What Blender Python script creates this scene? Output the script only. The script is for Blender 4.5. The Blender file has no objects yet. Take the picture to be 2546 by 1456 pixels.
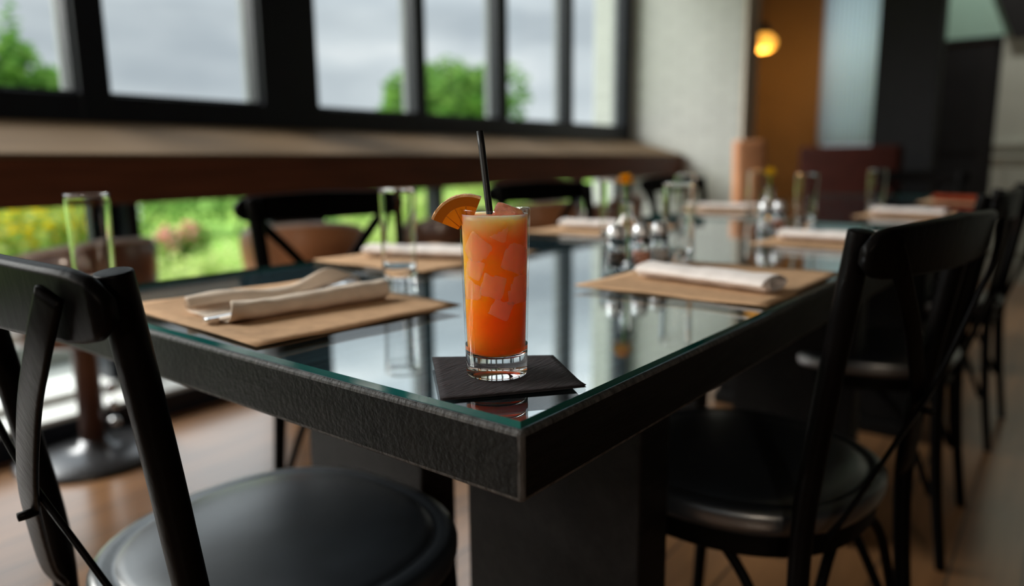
import bpy, bmesh, math, random
from mathutils import Vector, Matrix, noise
random.seed(7)
S = bpy.context.scene
COL = S.collection
R = math.radians

# ------------------------------------------------------------------ camera, sky, lights, exposure
CZ = .95                                   # lens height above the floor
cam = bpy.data.cameras.new('camera'); co = bpy.data.objects.new('camera', cam); COL.objects.link(co)
cam.sensor_width = 36; cam.lens = 26.055; cam.clip_start = .02; cam.clip_end = 400
F = Vector((.788217, .590126, -.174995)); Rv = Vector((.598295, -.801187, -.010239))
F.normalize(); Rv = (Rv - F * Rv.dot(F)).normalized(); Uv = Rv.cross(F)
co.matrix_world = Matrix(((Rv.x, Uv.x, -F.x, 0), (Rv.y, Uv.y, -F.y, 0), (Rv.z, Uv.z, -F.z, CZ), (0, 0, 0, 1)))
cam.dof.use_dof = True; cam.dof.focus_distance = .655; cam.dof.aperture_fstop = 2.2
S.camera = co
S.view_settings.view_transform = 'Standard'; S.view_settings.look = 'None'
S.view_settings.gamma = 1; S.view_settings.exposure = 0.0; S.view_settings.use_curve_mapping = False

W = bpy.data.worlds.new('overcast_sky'); S.world = W; W.use_nodes = True
nt = W.node_tree; nt.nodes.clear()
def N(nt, t, **k):
    n = nt.nodes.new(t)
    for a, b in k.items():
        if a in ('loc',): continue
        try: setattr(n, a, b)
        except Exception: n.inputs[a].default_value = b
    return n
def ramp(nt, stops, interp='LINEAR'):
    n = nt.nodes.new('ShaderNodeValToRGB'); e = n.color_ramp.elements
    n.color_ramp.interpolation = interp
    while len(e) > 1: e.remove(e[-1])
    e[0].position, e[0].color = stops[0][0], (*stops[0][1], 1)
    for p, c in stops[1:]:
        x = e.new(p); x.color = (*c, 1)
    return n
tc = N(nt, 'ShaderNodeTexCoord'); mp = N(nt, 'ShaderNodeMapping'); mp.inputs['Scale'].default_value = (1.6, 1.6, 6)
ns = N(nt, 'ShaderNodeTexNoise'); ns.inputs['Scale'].default_value = 1.7; ns.inputs['Detail'].default_value = 5; ns.inputs['Roughness'].default_value = .5
rp = ramp(nt, [(.36, (.50, .56, .615)), (.5, (.68, .74, .785)), (.62, (.95, .98, 1.0))])
sx = N(nt, 'ShaderNodeSeparateXYZ')
mr = N(nt, 'ShaderNodeMapRange'); mr.inputs['From Min'].default_value = .18; mr.inputs['From Max'].default_value = .62
mr.inputs['To Min'].default_value = 1.0; mr.inputs['To Max'].default_value = 3.4
vm = N(nt, 'ShaderNodeVectorMath', operation='SCALE'); bg = N(nt, 'ShaderNodeBackground'); ow = N(nt, 'ShaderNodeOutputWorld')
L = nt.links.new
L(tc.outputs['Generated'], mp.inputs['Vector']); L(mp.outputs[0], ns.inputs['Vector']); L(ns.outputs['Fac'], rp.inputs[0])
L(tc.outputs['Generated'], sx.inputs[0]); L(sx.outputs['Z'], mr.inputs['Value'])
gx_ = N(nt, 'ShaderNodeMath', operation='MULTIPLY_ADD'); gx_.inputs[1].default_value = .30; gx_.inputs[2].default_value = .80; L(sx.outputs['X'], gx_.inputs[0])
gm = N(nt, 'ShaderNodeMath', operation='MULTIPLY'); L(gx_.outputs[0], gm.inputs[0]); L(mr.outputs[0], gm.inputs[1])
L(rp.outputs[0], vm.inputs[0]); L(gm.outputs[0], vm.inputs['Scale']); L(vm.outputs[0], bg.inputs['Color']); L(bg.outputs[0], ow.inputs[0])
bg.inputs['Strength'].default_value = 1.0

def sun(name, d, strength, angle, col):
    l = bpy.data.lights.new(name, 'SUN'); l.energy = strength; l.angle = R(angle); l.color = col
    o = bpy.data.objects.new(name, l); COL.objects.link(o)
    o.rotation_euler = Vector(d).normalized().to_track_quat('-Z', 'Y').to_euler(); o.location = (-4, 8, 9)
    return o
sun('veiled_sun', (.36, -.74, -.56), 8.0, 42, (1, .97, .93))

# ------------------------------------------------------------------ materials
def mat(name, col=(.5, .5, .5), rough=.5, spec=.5, metal=0, noise_amt=0, noise_scale=8, stretch=(1, 1, 1), col2=None,
        bump=0, bump_scale=None, coat=0, trans=0, ior=1.45, emit=None, emit_s=0, sheen=0):
    m = bpy.data.materials.new(name); m.use_nodes = True; t = m.node_tree; p = t.nodes['Principled BSDF']
    p.inputs['Roughness'].default_value = rough; p.inputs['Specular IOR Level'].default_value = spec
    p.inputs['Metallic'].default_value = metal; p.inputs['Coat Weight'].default_value = coat
    p.inputs['Transmission Weight'].default_value = trans; p.inputs['IOR'].default_value = ior
    p.inputs['Sheen Weight'].default_value = sheen
    if emit: p.inputs['Emission Color'].default_value = (*emit, 1); p.inputs['Emission Strength'].default_value = emit_s
    tc = N(t, 'ShaderNodeTexCoord'); mp = N(t, 'ShaderNodeMapping'); mp.inputs['Scale'].default_value = stretch
    t.links.new(tc.outputs['Object'], mp.inputs['Vector'])
    ns = N(t, 'ShaderNodeTexNoise'); ns.inputs['Scale'].default_value = noise_scale; ns.inputs['Detail'].default_value = 6
    t.links.new(mp.outputs[0], ns.inputs['Vector'])
    c2 = col2 or tuple(c * (1 - noise_amt) for c in col)
    rp = ramp(t, [(.32, c2), (.68, col)])
    t.links.new(ns.outputs['Fac'], rp.inputs[0]); t.links.new(rp.outputs[0], p.inputs['Base Color'])
    if bump:
        nb = N(t, 'ShaderNodeTexNoise'); nb.inputs['Scale'].default_value = bump_scale or noise_scale * 3; nb.inputs['Detail'].default_value = 5
        t.links.new(mp.outputs[0], nb.inputs['Vector'])
        b = N(t, 'ShaderNodeBump'); b.inputs['Strength'].default_value = bump; b.inputs['Distance'].default_value = .002
        t.links.new(nb.outputs['Fac'], b.inputs['Height']); t.links.new(b.outputs[0], p.inputs['Normal'])
    return m

def shader_mat(name, build):
    m = bpy.data.materials.new(name); m.use_nodes = True; t = m.node_tree; t.nodes.clear()
    o = N(t, 'ShaderNodeOutputMaterial'); t.links.new(build(t), o.inputs[0]); return m

def pane_build(tint, ior, gain=1.0, off=0.0, back=False):
    def b(t):
        fr = N(t, 'ShaderNodeFresnel'); fr.inputs['IOR'].default_value = ior
        tr = N(t, 'ShaderNodeBsdfTransparent'); tr.inputs[0].default_value = (*tint, 1)
        gl = N(t, 'ShaderNodeBsdfGlossy'); gl.inputs['Roughness'].default_value = .0
        ge = N(t, 'ShaderNodeNewGeometry'); fr.inputs['IOR'].default_value = ior
        iv = N(t, 'ShaderNodeMath', operation='SUBTRACT'); iv.inputs[0].default_value = 1; t.links.new(ge.outputs['Backfacing'], iv.inputs[1])
        if back: iv.inputs[0].default_value = 0; iv.operation = 'ADD'
        ga = N(t, 'ShaderNodeMath', operation='MULTIPLY_ADD'); ga.use_clamp = True; ga.inputs[1].default_value = gain; ga.inputs[2].default_value = off; t.links.new(fr.outputs[0], ga.inputs[0])
        mn = N(t, 'ShaderNodeMath', operation='MINIMUM'); mn.inputs[1].default_value = .74 if back else 1; t.links.new(ga.outputs[0], mn.inputs[0])
        ml = N(t, 'ShaderNodeMath', operation='MULTIPLY'); t.links.new(mn.outputs[0], ml.inputs[0]); t.links.new(iv.outputs[0], ml.inputs[1])
        mx = N(t, 'ShaderNodeMixShader'); t.links.new(ml.outputs[0], mx.inputs[0]); t.links.new(tr.outputs[0], mx.inputs[1]); t.links.new(gl.outputs[0], mx.inputs[2])
        return mx.outputs[0]
    return b
def leaf_build(c1, c2, c3):
    def b(t):
        g = N(t, 'ShaderNodeNewGeometry'); rp = ramp(t, [(0, c1), (.5, c2), (1, c3)])
        t.links.new(g.outputs['Random Per Island'], rp.inputs[0])
        d = N(t, 'ShaderNodeBsdfDiffuse'); tr = N(t, 'ShaderNodeBsdfTranslucent'); mx = N(t, 'ShaderNodeMixShader'); mx.inputs[0].default_value = .4
        t.links.new(rp.outputs[0], d.inputs[0]); t.links.new(rp.outputs[0], tr.inputs[0])
        t.links.new(d.outputs[0], mx.inputs[1]); t.links.new(tr.outputs[0], mx.inputs[2]); return mx.outputs[0]
    return b
def cloth_translucent(c, w):
    def b(t):
        d = N(t, 'ShaderNodeBsdfDiffuse'); d.inputs[0].default_value = (*c, 1)
        tr = N(t, 'ShaderNodeBsdfTranslucent'); tr.inputs[0].default_value = (*c, 1)
        mx = N(t, 'ShaderNodeMixShader'); mx.inputs[0].default_value = w
        t.links.new(d.outputs[0], mx.inputs[1]); t.links.new(tr.outputs[0], mx.inputs[2]); return mx.outputs[0]
    return b

def planks_mat():
    m = bpy.data.materials.new('oak_plank_floor'); m.use_nodes = True; t = m.node_tree; p = t.nodes['Principled BSDF']
    tc = N(t, 'ShaderNodeTexCoord'); br = N(t, 'ShaderNodeTexBrick'); br.offset = .37
    br.inputs['Scale'].default_value = 1; br.inputs['Brick Width'].default_value = 1.7; br.inputs['Row Height'].default_value = .14
    br.inputs['Mortar Size'].default_value = .003; br.inputs['Mortar'].default_value = (.05, .03, .018, 1)
    br.inputs['Color1'].default_value = (.31, .155, .066, 1); br.inputs['Color2'].default_value = (.23, .115, .048, 1)
    t.links.new(tc.outputs['Object'], br.inputs['Vector'])
    mp = N(t, 'ShaderNodeMapping'); mp.inputs['Scale'].default_value = (1.2, 14, 1); t.links.new(tc.outputs['Object'], mp.inputs['Vector'])
    ns = N(t, 'ShaderNodeTexNoise'); ns.inputs['Scale'].default_value = 2.2; ns.inputs['Detail'].default_value = 7; t.links.new(mp.outputs[0], ns.inputs['Vector'])
    mx = N(t, 'ShaderNodeMix', data_type='RGBA', blend_type='MULTIPLY'); mx.inputs[0].default_value = .7
    rp = ramp(t, [(.3, (.6, .55, .5)), (.7, (1.15, 1.12, 1.1))])
    t.links.new(ns.outputs['Fac'], rp.inputs[0]); t.links.new(br.outputs['Color'], mx.inputs[6]); t.links.new(rp.outputs[0], mx.inputs[7])
    t.links.new(mx.outputs[2], p.inputs['Base Color']); p.inputs['Roughness'].default_value = .3; p.inputs['Coat Weight'].default_value = 1; p.inputs['Coat IOR'].default_value = 1.6; p.inputs['Coat Roughness'].default_value = .22
    return m

def brick_mat():
    m = bpy.data.materials.new('white_painted_brick'); m.use_nodes = True; t = m.node_tree; p = t.nodes['Principled BSDF']
    tc = N(t, 'ShaderNodeTexCoord'); mp = N(t, 'ShaderNodeMapping'); mp.inputs['Rotation'].default_value = (R(90), 0, R(90))
    sp = N(t, 'ShaderNodeSeparateXYZ'); cb = N(t, 'ShaderNodeCombineXYZ'); t.links.new(tc.outputs['Object'], sp.inputs[0])
    t.links.new(sp.outputs['Y'], cb.inputs['X']); t.links.new(sp.outputs['Z'], cb.inputs['Y'])
    br = N(t, 'ShaderNodeTexBrick'); br.inputs['Scale'].default_value = 1; br.inputs['Brick Width'].default_value = .225; br.inputs['Row Height'].default_value = .075
    br.inputs['Mortar Size'].default_value = .007; br.inputs['Mortar Smooth'].default_value = .6
    br.inputs['Color1'].default_value = (.52, .54, .50, 1); br.inputs['Color2'].default_value = (.48, .50, .465, 1); br.inputs['Mortar'].default_value = (.42, .43, .40, 1)
    t.links.new(cb.outputs[0], br.inputs['Vector']); t.links.new(br.outputs['Color'], p.inputs['Base Color'])
    b = N(t, 'ShaderNodeBump'); b.invert = True; b.inputs['Strength'].default_value = .8; b.inputs['Distance'].default_value = .006
    t.links.new(br.outputs['Fac'], b.inputs['Height']); t.links.new(b.outputs[0], p.inputs['Normal'])
    p.inputs['Roughness'].default_value = .6
    return m

def sss(m, scale, rad):
    p = m.node_tree.nodes['Principled BSDF']; p.subsurface_method = 'RANDOM_WALK'; p.inputs['Subsurface Weight'].default_value = 1
    p.inputs['Subsurface Scale'].default_value = scale; p.inputs['Subsurface Radius'].default_value = rad; p.inputs['Subsurface Anisotropy'].default_value = .8; p.inputs['IOR'].default_value = 1.25
    return m
def liquid_mat():
    m = bpy.data.materials.new('cloudy_orange_drink'); m.use_nodes = True; t = m.node_tree; p = t.nodes['Principled BSDF']
    tc = N(t, 'ShaderNodeTexCoord'); sp = N(t, 'ShaderNodeSeparateXYZ'); t.links.new(tc.outputs['Object'], sp.inputs[0])
    ns = N(t, 'ShaderNodeTexNoise'); ns.inputs['Scale'].default_value = 45; ns.inputs['Detail'].default_value = 2; t.links.new(tc.outputs['Object'], ns.inputs['Vector'])
    ad = N(t, 'ShaderNodeMath', operation='MULTIPLY_ADD'); ad.inputs[1].default_value = .03; t.links.new(ns.outputs['Fac'], ad.inputs[0]); t.links.new(sp.outputs['Z'], ad.inputs[2])
    mr = N(t, 'ShaderNodeMapRange'); mr.inputs['From Min'].default_value = .02; mr.inputs['From Max'].default_value = .16; t.links.new(ad.outputs[0], mr.inputs['Value'])
    rp = ramp(t, [(0, (1, .135, .01)), (.35, (1, .165, .012)), (.6, (1, .29, .014)), (.85, (1, .24, .05)), (1, (1, .40, .24))])
    t.links.new(mr.outputs[0], rp.inputs[0]); t.links.new(rp.outputs[0], p.inputs['Base Color'])
    p.inputs['Roughness'].default_value = .35; p.inputs['IOR'].default_value = 1.2
    p.inputs['Subsurface Weight'].default_value = 1.0; p.inputs['Subsurface Scale'].default_value = .25
    p.inputs['Subsurface Radius'].default_value = (1.0, .42, .15); p.subsurface_method = 'RANDOM_WALK'; p.inputs['Subsurface Anisotropy'].default_value = .8
    return m

M = dict(
    black_wood=mat('black_stained_wood', (.003, .0024, .0023), .40, .05, noise_amt=.5, noise_scale=6, stretch=(3, 3, 1), bump=.25, bump_scale=40),
    seat=mat('black_leather_seat', (.018, .024, .032), .36, 1.0, coat=.6, noise_amt=.35, noise_scale=14, bump=.12, bump_scale=90),
    table_wood=mat('charred_black_oak', (.0065, .0060, .0058), .5, .14, noise_amt=.65, noise_scale=5, stretch=(1.2, 12, 12), bump=.7, bump_scale=18),
    top_wood_sheen=mat('black_boards_sky_sheen', (.13, .185, .225), .55, .6, col2=(.035, .055, .07), noise_scale=5, stretch=(1.2, 14, 12), bump=.5, bump_scale=18),  # bluish sky sheen put into the base colour of the black boards
    worn=mat('worn_edge_wood', (.075, .07, .068), .6, .4, col2=(.012, .011, .011), noise_scale=60, stretch=(2.2, 2.2, .6), bump=1, bump_scale=150),
    frame=mat('black_window_paint', (.008, .011, .018), .45, .4, noise_amt=.2),
    white_out=mat('white_exterior_trim', (.28, .30, .31), .5, .3, noise_amt=.08),
    ledge=mat('warm_wood_ledge', (.19, .125, .072), .75, .12, noise_amt=.3, noise_scale=3, stretch=(1, 12, 12), bump=.2),
    ledge_dark=mat('dark_red_brown_wood', (.15, .05, .024), .5, .35, noise_amt=.4, noise_scale=3, stretch=(1, 12, 12), bump=.3),
    mat_paper=mat('kraft_paper', (.56, .35, .205), .85, .15, noise_amt=.18, noise_scale=45, bump=.35, bump_scale=160),
    linen=mat('cream_linen', (.80, .67, .55), .9, .1, noise_amt=.12, noise_scale=60, bump=.3, bump_scale=420, sheen=.2),
    linen_white=mat('pale_linen', (.82, .75, .72), .9, .1, noise_amt=.1, noise_scale=60, bump=.3, bump_scale=420, sheen=.2),
    red_cloth=mat('rust_red_cloth', (.25, .04, .015), .9, .1, noise_amt=.2),
    steel=mat('polished_steel', (.78, .78, .8), .14, .5, metal=1, noise_amt=.05),
    cap=mat('satin_steel_cap', (.75, .76, .78), .38, .5, metal=.7, noise_amt=.1),
    cocktail_napkin=mat('black_paper_napkin', (.04, .034, .037), .8, .25, noise_amt=.45, noise_scale=30, stretch=(1, 6, 1), bump=.9, bump_scale=70),
    straw=mat('matt_black_straw', (.005, .005, .006), .45, .4, noise_amt=.3, noise_scale=40),
    glass=mat('clear_glass', (1, 1, 1), 0, .5, trans=1, ior=1.45),
    liquid=liquid_mat(),
    thin_glass=shader_mat('thin_glass_wall', pane_build((.97, .98, .98), 1.5)),
    ice=mat('drink_stained_ice', (1.0, .82, .62), .18, .6, trans=.80, ior=1.06, noise_amt=.12, noise_scale=70, bump=.6, bump_scale=120),
    ice_top=mat('pink_tinted_ice', (.95, .42, .30), .15, .6, trans=.5, ior=1.25, noise_amt=.35, noise_scale=90, bump=.9, bump_scale=150),
    rind=mat('orange_rind', (.95, .52, .22), .3, .6, noise_amt=.3, noise_scale=120, bump=1, bump_scale=260),
    pith=shader_mat('orange_pith', cloth_translucent((.62, .20, .02), .45)),
    flesh=shader_mat('orange_flesh', cloth_translucent((1.0, .47, .03), .65)),
    pane=shader_mat('window_glass', pane_build((.97, .985, .98), 1.45)),
    table_glass=shader_mat('table_glass_face', pane_build((.93, .97, .97), 1.5)),
    table_glass_back=shader_mat('table_glass_underside', pane_build((.72, .82, .84), 1 / 1.5, 4.4, .03, back=True)),
    glass_edge=mat('teal_glass_edge', (.002, .13, .12), .12, .8, noise_amt=.4, noise_scale=4),
    brown_leather=mat('brown_leather', (.20, .085, .05), .30, .9, noise_amt=.35, noise_scale=7, coat=.6, bump=.15, bump_scale=80),
    rim_sheen=mat('rim_painted_sheen', (.70, .60, .58), .22, 1.0, noise_amt=.2, coat=1),  # pale colour paints in the sheen along the brown leather rim
    tan_leather=mat('tan_leather', (.60, .27, .13), .38, .5, noise_amt=.2, noise_scale=7, bump=.15, bump_scale=80),
    iron=mat('brushed_dark_iron', (.10, .10, .105), .3, .5, metal=.8, noise_amt=.2),
    rust=mat('brown_column', (.12, .05, .03), .4, .5, noise_amt=.3),
    floor=planks_mat(), brick=brick_mat(),
    cream=mat('cream_plaster', (.74, .66, .55), .8, .2, noise_amt=.06),
    tan_wall=mat('ochre_wall', (.30, .19, .085), .8, .2, noise_amt=.15, noise_scale=2),
    grey_wall=mat('grey_green_panelling', (.52, .57, .52), .6, .3, noise_amt=.08),
    dark_wall=mat('near_black_paint', (.012, .013, .015), .6, .3, noise_amt=.2),
    teal=mat('pale_teal_paint', (.38, .62, .54), .7, .3, noise_amt=.05),
    ceil=mat('dark_ceiling', (.16, .15, .14), .8, .2, noise_amt=.1),
    curtain=shader_mat('sheer_curtain', cloth_translucent((.80, .88, .92), .8)),
    burgundy=mat('oxblood_upholstery', (.035, .008, .005), .7, .08, noise_amt=.3),
    bulb=mat('amber_lamp_glass', (1, .6, .15), .3, .3, emit=(1, .44, .055), emit_s=1.5, noise_amt=0),
    fill_bulb=mat('fill_globe_glass', (1, .9, .75), .3, .3, emit=(1, .84, .64), emit_s=6),
    paving=mat('grey_concrete_paving', (.30, .32, .30), .8, .2, noise_amt=.25, noise_scale=2),
    stone=mat('pale_stone_sill', (.80, .81, .78), .6, .3, noise_amt=.12),
    lawn=mat('lawn', (.27, .42, .07), .9, .1, noise_amt=.45, noise_scale=1.3, col2=(.12, .26, .05)),
    leaf_bright=shader_mat('bright_foliage', leaf_build((.18, .33, .06), (.38, .54, .13), (.68, .74, .30))),
    leaf_mid=shader_mat('mid_foliage', leaf_build((.07, .17, .035), (.14, .30, .06), (.26, .42, .10))),
    leaf_pale=shader_mat('pale_foliage', leaf_build((.30, .45, .12), (.55, .68, .22), (.75, .80, .42))),
    leaf_dark=shader_mat('conifer_foliage', leaf_build((.05, .13, .035), (.10, .22, .05), (.16, .30, .08))),
    petal_y=shader_mat('yellow_petals', leaf_build((.95, .62, .01), (1, .72, .02), (1, .82, .05))),
    petal_r=shader_mat('pink_petals', leaf_build((.75, .18, .16), (.85, .35, .33), (.9, .55, .5))),
    petal_w=shader_mat('white_petals', leaf_build((.8, .78, .8), (.85, .85, .85), (.9, .88, .86))),
    bark=mat('bark', (.12, .09, .06), .9, .1, noise_amt=.4),
    marigold=mat('marigold_petals', (.95, .48, .015), .7, .2, noise_amt=.35, noise_scale=60),
    marigold_y=mat('yellow_marigold_petals', (.92, .62, .02), .7, .2, noise_amt=.3, noise_scale=60),
    stem=mat('green_stem', (.12, .28, .04), .5, .3, noise_amt=.2),
    salt=mat('pink_salt', (.88, .42, .30), .8, .2, noise_amt=.35, noise_scale=90),
    white_salt=mat('white_salt', (.85, .85, .84), .8, .2, noise_amt=.1, noise_scale=90),
    pepper=mat('ground_pepper', (.10, .085, .075), .9, .2, noise_amt=.5, noise_scale=200),
)

_p = M['seat'].node_tree.nodes['Principled BSDF']; _p.inputs['Coat Roughness'].default_value = .32; _p.inputs['Coat IOR'].default_value = 1.9; _p.inputs['Coat Weight'].default_value = 1
# ------------------------------------------------------------------ geometry helpers
class MB:
    def __init__(s): s.v = []; s.f = []; s.mi = []
    def add(s, v, f, mi=0):
        o = len(s.v); s.v += [tuple(p) for p in v]; s.f += [tuple(i + o for i in q) for q in f]; s.mi += [mi] * len(f); return s
    def box(s, a, b, mi=0, rot=0, about=None):
        x0, y0, z0 = a; x1, y1, z1 = b
        v = [Vector(p) for p in ((x0, y0, z0), (x1, y0, z0), (x1, y1, z0), (x0, y1, z0), (x0, y0, z1), (x1, y0, z1), (x1, y1, z1), (x0, y1, z1))]
        if rot:
            c = Vector(about or ((x0 + x1) / 2, (y0 + y1) / 2, 0)); m = Matrix.Rotation(rot, 3, 'Z'); v = [m @ (p - c) + c for p in v]
        return s.add(v, [(0, 3, 2, 1), (4, 5, 6, 7), (0, 1, 5, 4), (1, 2, 6, 5), (2, 3, 7, 6), (3, 0, 4, 7)], mi)
    def lathe(s, prof, n=32, c=(0, 0, 0), mi=0, close=False):
        v = []; f = []; k = len(prof)
        for i in range(n):
            a = 2 * math.pi * i / n
            for r, z in prof: v.append((c[0] + max(r, 1e-5) * math.cos(a), c[1] + max(r, 1e-5) * math.sin(a), c[2] + z))
        for i in range(n):
            j = (i + 1) % n
            for q in range(k - 1): f.append((i * k + q, j * k + q, j * k + q + 1, i * k + q + 1))
            if close: f.append((i * k + k - 1, j * k + k - 1, j * k, i * k))
        return s.add(v, f, mi)
    def sweep(s, path, sec, mi=0, up=(0, 0, 1), closed=False, cap=True, taper=None):
        """sec: list of (u, w) or function(i)->list; u along side vector, w along 'up' made perpendicular."""
        P = [Vector(p) for p in path]; n = len(P); v = []; f = []
        for i, p in enumerate(P):
            if closed: t = (P[(i + 1) % n] - P[i - 1])
            else: t = P[min(i + 1, n - 1)] - P[max(i - 1, 0)]
            t.normalize(); u = Vector(up(i) if callable(up) else up); sd = t.cross(u)
            if sd.length < 1e-4: sd = t.cross(Vector((1, 0, 0)))
            sd.normalize(); w = sd.cross(t).normalized(); q = sec(i) if callable(sec) else sec
            k = taper(i / (n - 1)) if taper else 1
            for a, b in q: v.append(p + sd * a * k + w * b * k)
        m = len(q)
        for i in range(n if closed else n - 1):
            j = (i + 1) % n
            for a in range(m): b = (a + 1) % m; f.append((i * m + a, i * m + b, j * m + b, j * m + a))
        if cap and not closed: f.append(tuple(range(m))[::-1]); f.append(tuple((n - 1) * m + a for a in range(m)))
        return s.add(v, f, mi)
    def build(s, name, ma, parent=None, smooth=True, bevel=0, sub=0, fix=True):
        me = bpy.data.meshes.new(name); me.from_pydata(s.v, [], s.f)
        for m_ in (ma if isinstance(ma, (list, tuple)) else [ma]): me.materials.append(m_)
        for p, i in zip(me.polygons, s.mi): p.material_index = i; p.use_smooth = smooth
        if fix:
            b = bmesh.new(); b.from_mesh(me); bmesh.ops.remove_doubles(b, verts=b.verts, dist=2e-5); bmesh.ops.recalc_face_normals(b, faces=b.faces); b.to_mesh(me); b.free()
        me.update(); o = bpy.data.objects.new(name, me); COL.objects.link(o)
        if parent: o.parent = parent
        if bevel:
            k = o.modifiers.new('bevel', 'BEVEL'); k.width = bevel; k.segments = 3; k.limit_method = 'ANGLE'; k.angle_limit = R(40)
        if sub:
            k = o.modifiers.new('sub', 'SUBSURF'); k.levels = sub; k.render_levels = sub
        return o
def ell(a, b, n=16): return [(a * math.cos(2 * math.pi * i / n), b * math.sin(2 * math.pi * i / n)) for i in range(n)]
def rrect(w, h, r, n=4):
    o = []
    for cx, cy, a0 in ((w / 2 - r, h / 2 - r, 0), (-w / 2 + r, h / 2 - r, 90), (-w / 2 + r, -h / 2 + r, 180), (w / 2 - r, -h / 2 + r, 270)):
        for k in range(n + 1): a = R(a0 + 90 * k / n); o.append((cx + r * math.cos(a), cy + r * math.sin(a)))
    return o
def spline(pts, n=24):
    P = [Vector(p) for p in pts]; P = [P[0] * 2 - P[1]] + P + [P[-1] * 2 - P[-2]]; o = []; m = len(P) - 3
    for i in range(n + 1):
        t = i / n * m; k = min(int(t), m - 1); t -= k; a, b, c, d = P[k:k + 4]
        o.append(.5 * ((2 * b) + (c - a) * t + (2 * a - 5 * b + 4 * c - d) * t * t + (3 * b - a - 3 * c + d) * t ** 3))
    return o
def empty(name, loc, rz, label, cat, group=None):
    o = bpy.data.objects.new(name, None); COL.objects.link(o); o.location = loc; o.rotation_euler = (0, 0, rz); o.empty_display_size = .1
    return tag(o, label, cat, group)
def tag(o, label=None, cat=None, group=None, kind=None):
    if label: o['label'] = label
    if cat: o['category'] = cat
    if group: o['group'] = group
    if kind: o['kind'] = kind
    return o
def dup(root, loc, rz, label=None, group=None, scale=None):
    r = root.copy(); COL.objects.link(r); r.location = loc; r.rotation_euler = (0, 0, rz)
    if scale: r.scale = scale
    if label: r['label'] = label
    if group: r['group'] = group
    for ch in list(root.children):
        c = ch.copy(); COL.objects.link(c); c.parent = r
        for g in list(ch.children):
            d = g.copy(); COL.objects.link(d); d.parent = c
    return r
def struct(name, mb, ma, parent=None, **k):
    o = mb.build(name, ma, parent, **k)
    if not parent: o['kind'] = 'structure'
    return o

# ------------------------------------------------------------------ room shell
WY = 2.90                      # inner face of the window wall
struct('floor', MB().box((-3.6, -4, -.1), (8.2, WY - .12, 0)), M['floor'], smooth=False)
struct('ceiling', MB().box((-3.6, -4, 3.0), (8.2, WY + .2, 3.1)), M['ceil'], smooth=False)
struct('wall_back', MB().box((-2.5, -4, 0), (-2.4, -1.2, 3.0)).box((-2.5, 2.5, 0), (-2.4, WY + .2, 3.0)).box((-2.5, -1.2, 0), (-2.4, 2.5, 1.3)).box((-2.5, -1.2, 2.8), (-2.4, 2.5, 3.0)), M['dark_wall'], smooth=False)
wb = bpy.data.objects.new('window_7', None); COL.objects.link(wb); wb.location = (-2.45, .65, 1.3); wb['kind'] = 'structure'
m = MB()
for y_ in (-1.85, -.63, .60, 1.82): m.box((-.04, y_, 0), (.04, y_ + .06, 1.5))
m.build('mullion', M['frame'], wb, smooth=False)
MB().box((-.003, -1.85, 0), (.003, 1.85, 1.5)).build('pane', M['pane'], wb, smooth=False)
struct('wall_right', MB().box((-3.7, -4.1, 0), (8.3, -4, 3.0)), M['dark_wall'], smooth=False)
# window wall: kerb, mullions and heads as black frames with panes
k = MB(); k.box((-3.6, WY - .02, 0), (5.5, WY + .22, .13)); struct('wall_left', k, M['stone'], smooth=False, bevel=.006)
k = MB(); k.box((-3.6, WY - .20, 0), (5.5, WY - .02, .10)); struct('trim_1', k, M['stone'], smooth=False, bevel=.006)
k = MB(); k.box((-3.6, WY - .215, 0), (5.5, WY - .20, .085)); struct('baseboard_left', k, M['frame'], smooth=False)
k = MB(); k.box((-3.6, WY + .23, -.3), (9, 4.0, .03)); k.box((-3.6, 3.75, .031), (9, 4.0, .14)); struct('path', k, M['paving'], smooth=False, bevel=.01)
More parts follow.
